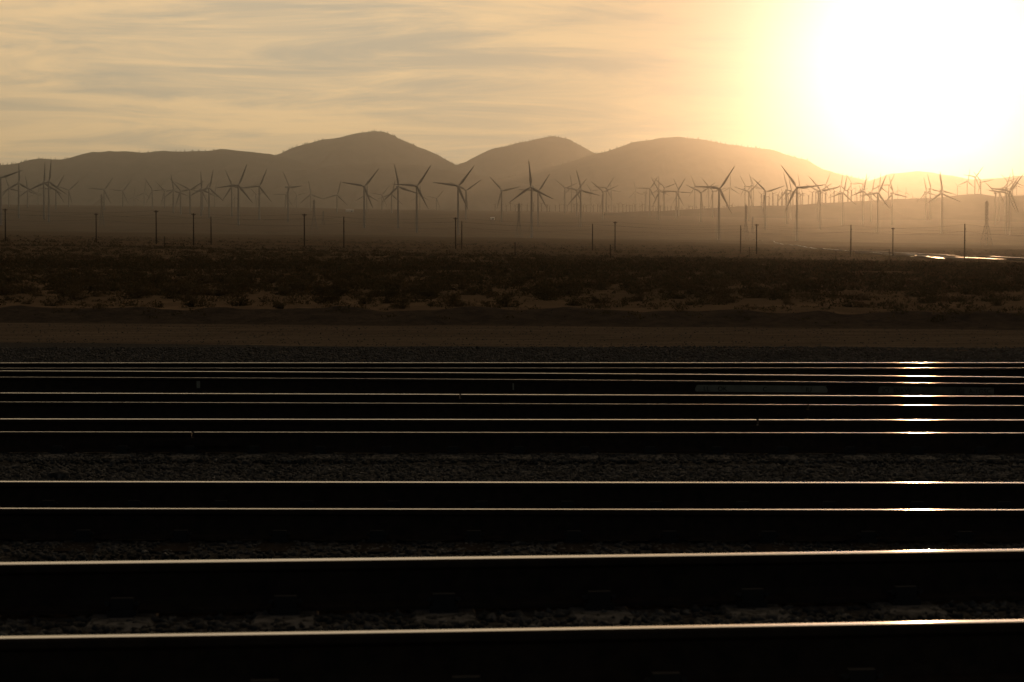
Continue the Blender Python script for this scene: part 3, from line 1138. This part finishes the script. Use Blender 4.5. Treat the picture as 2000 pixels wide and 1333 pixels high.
LINE_A = [(-290, 404), (12, 408), (306, 411), (595, 418), (890, 425), (1201, 433), (1477, 438), (1743, 445), (2020, 447)]
LINE_B = [(-60, 414), (189, 417), (413, 424), (672, 424), (902, 433), (1157, 438), (1446, 441), (1661, 440), (1883, 438), (2110, 437)]
EXTRA = [(379, 417)]
poles = {}
allp = sorted([(p[0], p[1], 'A') for p in LINE_A] + [(p[0], p[1], 'B') for p in LINE_B] + [(p[0], p[1], 'C') for p in EXTRA])
vis = [p for p in allp if 0 <= p[0] <= 2000]
for px, py, ln in allp:
    H = POLE_H
    d = solve_depth(px, py, H, 330, 800)
    d = min(max(d, 380), 640)
    x = (px - 1000) / FPX * d
    g = gz(x, d)
    H = at(px, py, d).z - g
    poles[(px, ln)] = (x, d, g, H)
    if not (0 <= px <= 2000):
        continue
    root = empty('utility_pole', (x, d, g), rad(RNG.uniform(-12, 12)))
    arm = ln != 'B' or px < 200
    pole_parts(root, H, arm)
    k = vis.index((px, py, ln))
    tag(root, 'dark wooden utility pole %s, %s pole from the left' % ('with a short crossarm' if arm else 'with a bare top', ordinal(k)), 'utility pole', 'utility poles across the desert')


def wire(name, P, label, sag=0.9, rr=0.014):
    v, f = [], []
    pts = []
    for a, b in zip(P[:-1], P[1:]):
        for k in range(10):
            s = k / 10
            p = Vector(a).lerp(Vector(b), s)
            p.z -= sag * 4 * s * (1 - s)
            pts.append(p)
    pts.append(Vector(P[-1]))
    for p in pts:
        for dy, dz in ((-rr, -rr), (rr, -rr), (0, rr)):
            v.append((p.x, p.y + dy, p.z + dz))
    for k in range(len(pts) - 1):
        for e in range(3):
            g = (e + 1) % 3
            f.append((3 * k + e, 3 * k + g, 3 * k + 3 + g, 3 * k + 3 + e))
    tag(link(name, mesh_from(name, v, f), M_WIRE), label, 'wire', 'overhead wires between the utility poles')


for ln, lst, nm in (('A', LINE_A, 'crossarm poles'), ('B', LINE_B, 'bare-topped poles')):
    P = [poles[(p[0], ln)] for p in lst]
    wire('overhead_wire', [(x, d - 0.17, g + H - 0.1) for x, d, g, H in P], 'thin dark wire strung between the tops of the ' + nm)
    wire('overhead_wire', [(x, d, g + H - (1.3 if ln == 'A' else 1.9)) for x, d, g, H in P], 'thin dark lower wire sagging between the ' + nm)

# short marker posts
for k, (px, py, H, lab) in enumerate(((1736, 487, 2.6, 'short dark post left of the pole beside the shining road'), (1463, 483, 2.6, 'short dark post between two utility poles right of centre'),
                                      (1192, 478, 2.6, 'short dark post close beside the central utility pole'), (1632, 490, 2.0, 'short dark post near the bend of the shining road'),
                                      (322, 462, 2.8, 'short dark post just right of a left-hand utility pole'), (1006, 474, 2.6, 'short dark post below the central lattice pylon'))):
    d = solve_depth(px, py, H, 250, 800)
    x = (px - 1000) / FPX * d
    root = empty('marker_post', (x, d, gz(x, d)))
    MB().tube((0, 0, -0.3), (0, 0, H), 0.10, 0.09, n=8).build('shaft', M_WOOD, root, True)
    MB().box((0, 0, H + 0.03), (0.26, 0.26, 0.06)).build('cap', M_GALV, root)
    tag(root, lab, 'post', 'short posts in the desert scrub')

# ------------------------------------------------------------------ lattice pylons


def pylon(px, top, depth, w, label):
    d = float(depth)
    x = (px - 1000) / FPX * d
    g = gz(x, d)
    H = at(px, top, d).z - g
    root = empty('lattice_pylon', (x, d, g), rad(20))
    waist = H * 0.52

    def half(z):
        return (w / 2) * (1 - z / waist) + w * 0.11 * (z / waist) if z < waist else w * 0.11
    leg_r = 0.26
    for sx, sy in ((-1, -1), (1, -1), (1, 1), (-1, 1)):
        mb = MB()
        for z0, z1 in ((-0.5, waist), (waist, H)):
            mb.tube((sx * half(max(z0, 0)), sy * half(max(z0, 0)), z0), (sx * half(z1), sy * half(z1), z1), leg_r, n=4)
        mb.build('leg', M_GALV, root)
    br = MB()
    zs = [0, 0.16, 0.29, 0.40, 0.52, 0.60, 0.68, 0.76, 0.84, 0.92, 1.0]
    for z0, z1 in zip(zs[:-1], zs[1:]):
        a, b = half(z0 * H), half(z1 * H)
        for q in range(4):
            c0, c1 = ((-1, -1), (1, -1), (1, 1), (-1, 1))[q], ((1, -1), (1, 1), (-1, 1), (-1, -1))[q]
            br.tube((c0[0] * a, c0[1] * a, z0 * H), (c1[0] * b, c1[1] * b, z1 * H), 0.12, n=4)
            br.tube((c1[0] * a, c1[1] * a, z0 * H), (c0[0] * b, c0[1] * b, z1 * H), 0.12, n=4)
            br.tube((c0[0] * b, c0[1] * b, z1 * H), (c1[0] * b, c1[1] * b, z1 * H), 0.12, n=4)
    br.build('bracing', M_GALV, root)
    for f in (0.60, 0.76, 0.92):
        for s in (-1, 1):
            ar = MB()
            ar.tube((s * half(f * H), 0, f * H + 1.0), (s * (half(f * H) + 2.0), 0, f * H), 0.16, n=4)
            ar.tube((s * half(f * H), 0, f * H - 0.6), (s * (half(f * H) + 2.0), 0, f * H), 0.16, n=4)
            ar.build('crossarm', M_GALV, root)
    MB().tube((-half(H), 0, H), (0, 0, H + 2.0), 0.18, n=4).tube((half(H), 0, H), (0, 0, H + 2.0), 0.18, n=4).build('peak', M_GALV, root)
    tag(root, label, 'pylon', 'lattice pylons across the plain')


pylon(200, 381, 3500, 9, 'steel lattice pylon farthest left, beside a small distant turbine')
pylon(614, 391, 3364, 10, 'steel lattice pylon left of centre, right of a crossarm pole')
pylon(632, 413, 3987, 7, 'smaller lattice pylon just right of the left-of-centre pylon')
pylon(1013.5, 399, 2800, 10, 'central steel lattice pylon left of the largest upright-bladed turbine')
pylon(1456, 401, 2700, 9, 'steel lattice pylon right of centre behind a bare-topped pole')
pylon(1469, 425, 3300, 7, 'smaller lattice pylon just right of the right-of-centre pylon')
pylon(1925.5, 394, 2300, 11, 'steel lattice pylon nearest the right edge')

# ------------------------------------------------------------------ shining road at right


def ray_ground(px, py, lo=200, hi=4000):
    prev = None
    for d in np.geomspace(lo, hi, 260):
        p = at(px, py, d)
        e = p.z - float(ground_z(np.array([p.x]), np.array([d]), False)[0])
        if e < 0:
            return p if prev is None else (p + prev) / 2
        prev = p
    return prev


RP = [ray_ground(px, py) for px, py in ((1470, 471), (1500, 474), (1540, 479), (1580, 485), (1620, 491), (1660, 496.5), (1720, 501), (1780, 505), (1840, 508.5), (1900, 510.5), (1960, 511.8), (2010, 512.6), (2090, 513.5))]
RP.sort(key=lambda p: p.x)
v, f = [], []
n = 90
for k in range(n + 1):
    s = k / n * (len(RP) - 1)
    i = min(int(s), len(RP) - 2)
    p = RP[i].lerp(RP[i + 1], s - i)
    for w, dz in ((-6.5, -0.8), (-3.6, 0.55), (3.6, 0.62), (6.5, -0.8)):
        y = p.y + w
        v.append((p.x, y, float(gz(p.x, p.y)) + dz))
for k in range(n):
    for e in range(3):
        f.append((4 * k + e, 4 * k + 4 + e, 4 * k + 5 + e, 4 * k + 1 + e))
rm = mesh_from('road', v, [tuple(reversed(q)) for q in f])
rm.materials.append(M_ASPH)
rm.materials.append(M_BANK)
rm.polygons.foreach_set('material_index', [0 if k % 3 == 1 else 1 for k in range(len(f))])
tag(link('road', rm), kind='structure')

# ------------------------------------------------------------------ small sheds on the plain


def shed(px, py, w, h, label):
    d = 6100.0
    for dd in np.linspace(1500, 7400, 500):
        p = at(px, py, dd)
        if p.z < gz(p.x, dd):
            d = dd
            break
    x = (px - 1000) / FPX * d
    root = empty('metal_shed', (x, d, gz(x, d)), rad(RNG.uniform(-8, 8)))
    MB().box((0, 0, h / 2 - 0.4), (w, 10, h + 0.8)).build('wall', M_SHED, root)
    rf = MB()
    rf.loft([[(s * (w / 2 + 0.4), -5.6, h + 0.02), (s * (w / 2 + 0.4), 5.6, h + 0.02), (s * (w / 2 + 0.4), 0, h + 2.6)] for s in (-1, 1)])
    rf.build('roof', M_SHED, root)
    MB().box((w * 0.2, -5.05, 1.8), (4, 0.1, 3.6)).build('door', M_GALV, root)
    tag(root, label, 'shed', 'far-off sheds on the plain')


shed(684, 414.5, 24, 4.5, 'long pale shed on the plain left of a large turbine tower')
shed(962, 430, 9, 4, 'small pale shed on the plain left of the central pylon')
shed(1762, 419, 10, 4, 'pale shed in the bright haze below the right turbines')
shed(1775, 419, 5, 4, 'smaller pale shed beside another in the bright haze at right')
shed(1955, 431, 40, 5, 'long low shed behind the turbine towers near the right edge')

# ------------------------------------------------------------------ desert shrubs


def shrub_mesh(seed, n_stem, n_leaf, w=1.0):
    r_ = random.Random(seed)
    V_, F_ = [], []

    def tri(p, d, s):
        side = d.cross(Vector((r_.uniform(-1, 1), r_.uniform(-1, 1), r_.uniform(-1, 1)))).normalized() * s * 0.45
        b = len(V_)
        V_.extend([tuple(p - side), tuple(p + side), tuple(p + d * s)])
        F_.append((b, b + 1, b + 2))
    lop = [(r_.uniform(0, 2 * math.pi), r_.uniform(0.6, 1.0)) for _ in range(6)]
    for s in range(n_stem):
        az, rr_ = r_.choice(lop)
        az += r_.gauss(0, 0.5)
        el = math.acos(min(1, max(0.12, r_.random() ** 0.7)))
        el = min(el, rad(78))
        ln = rr_ * r_.uniform(0.55, 1.05)
        d = Vector((math.cos(az) * math.sin(el), math.sin(az) * math.sin(el), math.cos(el)))
        p0 = Vector((math.cos(az), math.sin(az), 0)) * r_.uniform(0, 0.16)
        p1 = p0 + d * ln * 0.55 + Vector((r_.gauss(0, .04), r_.gauss(0, .04), 0))
        p2 = p1 + (d + Vector((0, 0, 0.35))).normalized() * ln * 0.5
        for a, b_, w0, w1 in ((p0, p1, 0.012, 0.008), (p1, p2, 0.008, 0.003)):
            ax = (b_ - a).normalized()
            sd = ax.cross(Vector((r_.uniform(-1, 1), r_.uniform(-1, 1), .1))).normalized()
            k = len(V_)
            V_.extend([tuple(a - sd * w0), tuple(a + sd * w0), tuple(b_ + sd * w1), tuple(b_ - sd * w1)])
            F_.append((k, k + 1, k + 2, k + 3))
        for q in range(max(1, n_leaf // n_stem)):
            u = r_.random() ** 0.6
            p = (p0.lerp(p1, u * 2) if u < 0.5 else p1.lerp(p2, u * 2 - 1)) + Vector((r_.gauss(0, .06), r_.gauss(0, .06), r_.gauss(0, .05)))
            p.z = max(0.02, p.z)
            dd = Vector((r_.gauss(0, 1), r_.gauss(0, 1), abs(r_.gauss(0.4, 1)))).normalized()
            tri(p, dd, r_.uniform(0.05, 0.12))
    V_ = [(x * w, y * w, z) for x, y, z in V_]
    m = mesh_from('shrub', V_, F_)
    m.materials.append(M_BUSH[seed % 4])
    return m


SHRUB = [shrub_mesh(s, 46 + 6 * (s % 3), 420, w) for s, w in ((0, 1.0), (1, 1.25), (2, 0.9), (3, 1.1), (4, 1.3), (5, 0.8), (6, 1.05), (7, 1.15))]
r = random.Random(99)
spots = []
tries = 0
while len(spots) < 300 and tries < 20000:
    tries += 1
    n_ = len(spots)
    d = r.uniform(55, 74) if n_ < 85 else r.uniform(70, 125)
    px = r.uniform(-60, 2060)
    x = (px - 1000) / FPX * d
    if d + 0.23 * x < 54.8:
        continue
    if vnoise(np.array([x / 4.0]), np.array([d / 3.0]), 55)[0] < (-0.22 if d < 76 else -0.33):
        continue
    s = r.uniform(0.3, 0.72) * (0.8 if d < 66 else 1.0)
    if any((x - a) ** 2 + (d - b) ** 2 < (0.45 * (s + c)) ** 2 for a, b, c in spots):
        continue
    spots.append((x, d, s))
for x, d, s in spots:
    near = d < 76
    px = 1000 + x / d * FPX
    pk = min(range(len(vis)), key=lambda i: abs(vis[i][0] - px))
    where = ('directly below' if abs(vis[pk][0] - px) < 25 else ('left of' if px < vis[pk][0] else 'right of')) + ' the ' + ordinal(pk) + ' utility pole from left'
    size = 'small' if s < 0.4 else ('tall' if s > 0.58 else 'middling')
    o = link('desert_shrub', SHRUB[r.randrange(8)])
    o.location = (x, d, gz(x, d) - 0.03)
    o.rotation_euler = (0, 0, r.uniform(0, 6.28))
    o.scale = (s * r.uniform(0.9, 1.3), s * r.uniform(0.9, 1.3), s * r.uniform(0.7, 1.05))
    if near:
        tag(o, size + ' spiky shrub in bare sand, ' + where, 'shrub', 'shrubs in the bare sand behind the bank')
    else:
        tag(o, size + ' twiggy shrub in dense scrub, ' + where, 'shrub', 'shrubs in the scrub belt')

# thick low scrub further out reads as one mass
rs = np.random.RandomState(5)


def clump_cloud(n, d0, d1, smin, smax, nt_, seed, pw=1.0):
    rr_ = np.random.RandomState(seed)
    D = d0 + (d1 - d0) * rr_.uniform(0, 1, n) ** pw
    X = rr_.uniform(-0.29, 0.29, n) * D
    keep = (vnoise(X / (D * 0.025), D / (D * 0 + 6.0), seed) > np.where(D > 95, -0.34, -0.15)) & (D + 0.23 * X > 52.6)
    ry = np.interp(X, [p.x for p in RP], [p.y for p in RP])
    keep &= ~((X > RP[0].x) & (D > ry - 110) & (D < ry + 14))
    X, D = X[keep], D[keep]
    n = len(X)
    Z = ground_z(X, D)
    S = rr_.uniform(smin, smax, n)
    a = rr_.uniform(0, 2 * math.pi, (n, nt_))
    q = np.sqrt(rr_.uniform(0, 1, (n, nt_)))
    hz = rr_.uniform(0.0, 1.0, (n, nt_)) * np.sqrt(np.clip(1 - (q * 0.92) ** 2, 0, 1)) * 0.85
    c = np.stack([X[:, None] + q * np.cos(a) * S[:, None] * 1.2, D[:, None] + q * np.sin(a) * S[:, None] * 1.2, Z[:, None] + hz * S[:, None]], -1)
    T = rr_.normal(size=(n, nt_, 3, 3)) * (S[:, None, None, None] * 0.17)
    T[..., 2] = T[..., 2] * 1.2
    P = c[:, :, None, :] + T
    P[..., 2] = np.maximum(P[..., 2], Z[:, None, None] - 0.05)
    P = P.reshape(-1, 3)
    return P, np.arange(len(P)).reshape(-1, 3)


VS, FS, off = [], [], 0
for args in ((3400, 50, 135, 0.05, 0.22, 24, 1, 1.3), (4200, 74, 190, 0.14, 0.42, 36, 2), (6000, 150, 460, 0.22, 0.55, 26, 3, 1.7), (3600, 400, 1400, 0.5, 1.0, 14, 4, 1.4)):
    v_, f_ = clump_cloud(*args)
    VS.append(v_)
    FS.append(f_ + off)
    off += len(v_)
sm = mesh_np('scrub', np.concatenate(VS), np.concatenate(FS))
for m_ in M_BUSH:
    sm.materials.append(m_)
sm.polygons.foreach_set('material_index', (np.arange(len(sm.polygons)) // 90 % 4).astype(np.int32))
tag(link('scrub', sm), 'low dark desert scrub covering the plain towards the poles', 'scrub', kind='stuff')

# ------------------------------------------------------------------ haze: dusty evening air over the whole plain
hm = bpy.data.materials.new('dusty_air')
hm.use_nodes = True
ht = hm.node_tree
for n_ in list(ht.nodes):
    ht.nodes.remove(n_)
ho = ht.nodes.new('ShaderNodeOutputMaterial')
hv = ht.nodes.new('ShaderNodeVolumePrincipled')
hv.inputs['Color'].default_value = (0.84, 0.84, 0.81, 1)
hv.inputs['Density'].default_value = HAZE_DENSITY
hv.inputs['Anisotropy'].default_value = HAZE_G
ht.links.new(hv.outputs[0], ho.inputs['Volume'])
MB().box((0, 9000, 560), (19000, 19400, 1240)).build('haze', hm)
haze = bpy.data.objects['haze']
tag(haze, 'warm dusty evening haze filling the air over the plain', 'haze', kind='stuff')
haze.display_type = 'WIRE'
